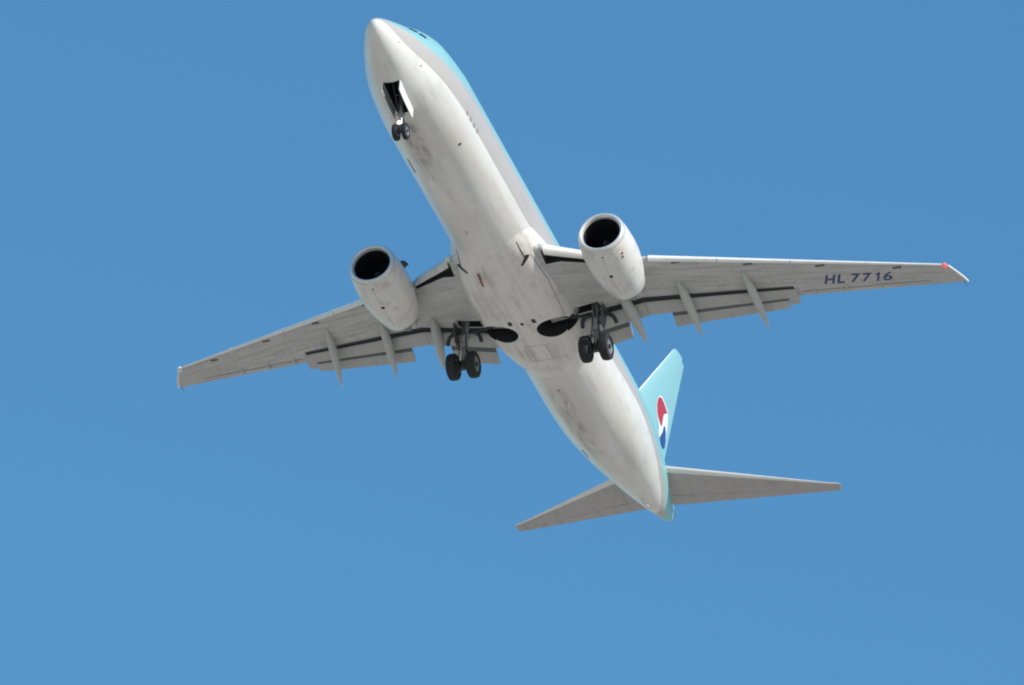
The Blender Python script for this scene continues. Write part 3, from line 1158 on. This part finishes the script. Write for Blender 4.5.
for s in (-1, 1):
    ax_, ay_, az_ = 20.77, 2.86 * s, -3.24
    q = MB()
    q.tube((20.62, 2.80 * s, -1.05), (20.72, 2.84 * s, -2.35), .17, .15, 20, 0)
    q.tube((20.71, 2.84 * s, -2.30), (20.72, 2.845 * s, -2.42), .19, .19, 20, 0)
    q.tube((20.72, 2.845 * s, -2.4), (20.77, ay_, -3.24), .095, .095, 16, 1)
    q.tube((20.77, ay_ - .62, az_), (20.77, ay_ + .62, az_), .095, .095, 14, 2)
    q.tube((20.76, ay_, -3.05), (20.77, ay_, -3.38), .14, .13, 16, 2)
    q.tube((20.1, 2.78 * s, -1.12), (20.95, 2.78 * s, -1.12), .13, .13, 14, 0)
    gear = q.build('main_landing_gear', [M_STRUT, M_CHROME, M_GEARD], root)
    for d in (-.43, .43):
        wheel('wheel', (ax_, ay_ + d, az_), .565, .40, gear)
        q = MB()
        q.lathe((ax_, ay_ + d * .52, az_), (0, 1, 0), [(-.09, .24), (.09, .24)], 24, cap0=True, cap1=True)
        q.build('brake', [M_GEARD], gear)
    q = MB()   # side brace to the belly
    q.tube((20.68, 2.78 * s, -1.72), (20.60, 1.85 * s, -1.66), .07, .07, 10)
    q.tube((20.60, 1.88 * s, -1.66), (20.52, 1.35 * s, -1.56), .08, .08, 10)
    q.build('side_brace', [M_GEARD], gear)
    q = MB()   # walking beam and retract links
    q.tube((20.66, 2.3 * s, -1.72), (20.68, 3.35 * s, -1.66), .07, .07, 10)
    q.path([(20.68, 3.3 * s, -1.66), (20.78, 3.55 * s, -1.78), (20.95, 3.66 * s, -2.02)], .085, 10)
    q.path([(20.66, 2.4 * s, -1.70), (20.78, 2.22 * s, -1.86), (20.95, 2.18 * s, -2.05)], .085, 10)
    q.build('retract_link', [M_GEARD], gear)
    q = MB()   # drag brace
    q.tube((20.72, 2.84 * s, -2.15), (21.5, 2.95 * s, -1.35), .06, .05, 10)
    q.tube((20.1, 2.80 * s, -1.15), (20.66, 2.84 * s, -2.0), .06, .06, 10)
    q.build('drag_brace', [M_GEARD], gear)
    q = MB()   # scissors behind the leg
    for w in (-.09, .09):
        q.tube((20.86, (2.84 + w) * s, -2.34), (21.16, (2.85 + w * .6) * s, -2.76), .035, .03, 8)
        q.tube((21.16, (2.85 + w * .6) * s, -2.76), (20.88, (2.86 + w) * s, -3.14), .03, .035, 8)
    q.tube((21.16, 2.75 * s, -2.76), (21.16, 2.95 * s, -2.76), .04, .04, 8)
    q.build('torque_link', [M_GEARD], gear)
    q = MB()   # hoses down the leg
    q.path([(20.56, (2.84 - .1) * s, -1.6), (20.52, (2.84 - .12) * s, -2.2), (20.60, (2.84 - .15) * s, -2.7), (20.70, (2.84 - .2) * s, -3.1)], .022, 6)
    q.path([(20.58, (2.84 + .12) * s, -1.6), (20.54, (2.84 + .16) * s, -2.2), (20.60, (2.84 + .18) * s, -2.7), (20.70, (2.84 + .2) * s, -3.1)], .022, 6)
    q.build('brake_hose', [M_TYRE], gear)
    q = MB()   # door carried on the outside of the leg
    P = [(20.30, 3.22 * s, -1.22), (21.02, 3.22 * s, -1.22), (20.98, 3.14 * s, -2.25), (20.42, 3.14 * s, -2.25)]
    q.plate(P, .04)
    q.tube((20.66, 2.86 * s, -1.6), (20.66, 3.2 * s, -1.55), .03, .03, 8)
    q.tube((20.70, 2.86 * s, -2.1), (20.70, 3.15 * s, -2.1), .03, .03, 8)
    q.build('gear_door', [M_LEGDOOR], gear, smooth=False)

q = MB()
q.tube((3.72, 0, -1.25), (3.90, 0, -2.55), .095, .085, 16, 0)
q.tube((3.90, 0, -2.5), (3.96, 0, -3.19), .055, .055, 14, 1)
q.tube((3.96, -.30, -3.19), (3.96, .30, -3.19), .06, .06, 12, 2)
q.tube((3.88, -.17, -2.42), (3.88, .17, -2.42), .06, .06, 10, 0)
ng = q.build('nose_landing_gear', [M_STRUT, M_CHROME, M_GEARD], root)
for d in (-.195, .195):
    wheel('wheel', (3.96, d, -3.19), .345, .20, ng)
q = MB()
q.tube((3.88, -.09, -2.35), (2.9, -.12, -1.35), .045, .045, 10)
q.tube((3.88, .09, -2.35), (2.9, .12, -1.35), .045, .045, 10)
q.tube((3.32, -.12, -1.85), (3.32, .12, -1.85), .04, .04, 8)
q.build('drag_brace', [M_GEARD], ng)
q = MB()
for w in (-.06, .06):
    q.tube((4.0, w, -2.5), (4.2, w * .6, -2.8), .025, .025, 8)
    q.tube((4.2, w * .6, -2.8), (4.03, w, -3.1), .025, .025, 8)
q.build('torque_link', [M_GEARD], ng)
q = MB()
q.lathe((3.80, 0.03, -2.86), (-1, 0, -.12), [(-.10, .05), (.0, .075), (.03, .08)], 18)
q.lathe((3.80, 0.03, -2.86), (-1, 0, -.12), [(.03, .08), (.032, .0)], 18, 1)
q.build('taxi_light', [M_STRUT, M_LAMP], ng)
for s in (-1, 1):
    q = MB()
    zb = lambda x: F_ZB(sq(x)) * 1.0
    top = lambda x: zb(x) * math.sqrt(1 - (.34 / F_HW(sq(x))) ** 2) - .0
    P = []
    for x in np.linspace(2.52, 4.20, 6):
        zt = fus(x, -math.acos(.345 / F_HW(sq(x))))[2]
        P.append([(x, s * .350, zt + .02), (x, s * .385, zt + .02), (x, s * .375, zt - .46), (x, s * .345, zt - .46)])
    q.ring_loft(P, mats=[0, 0, 0, 1])
    q.build('gear_door', [M_DOOR, M_STRUT], ng, smooth=False)
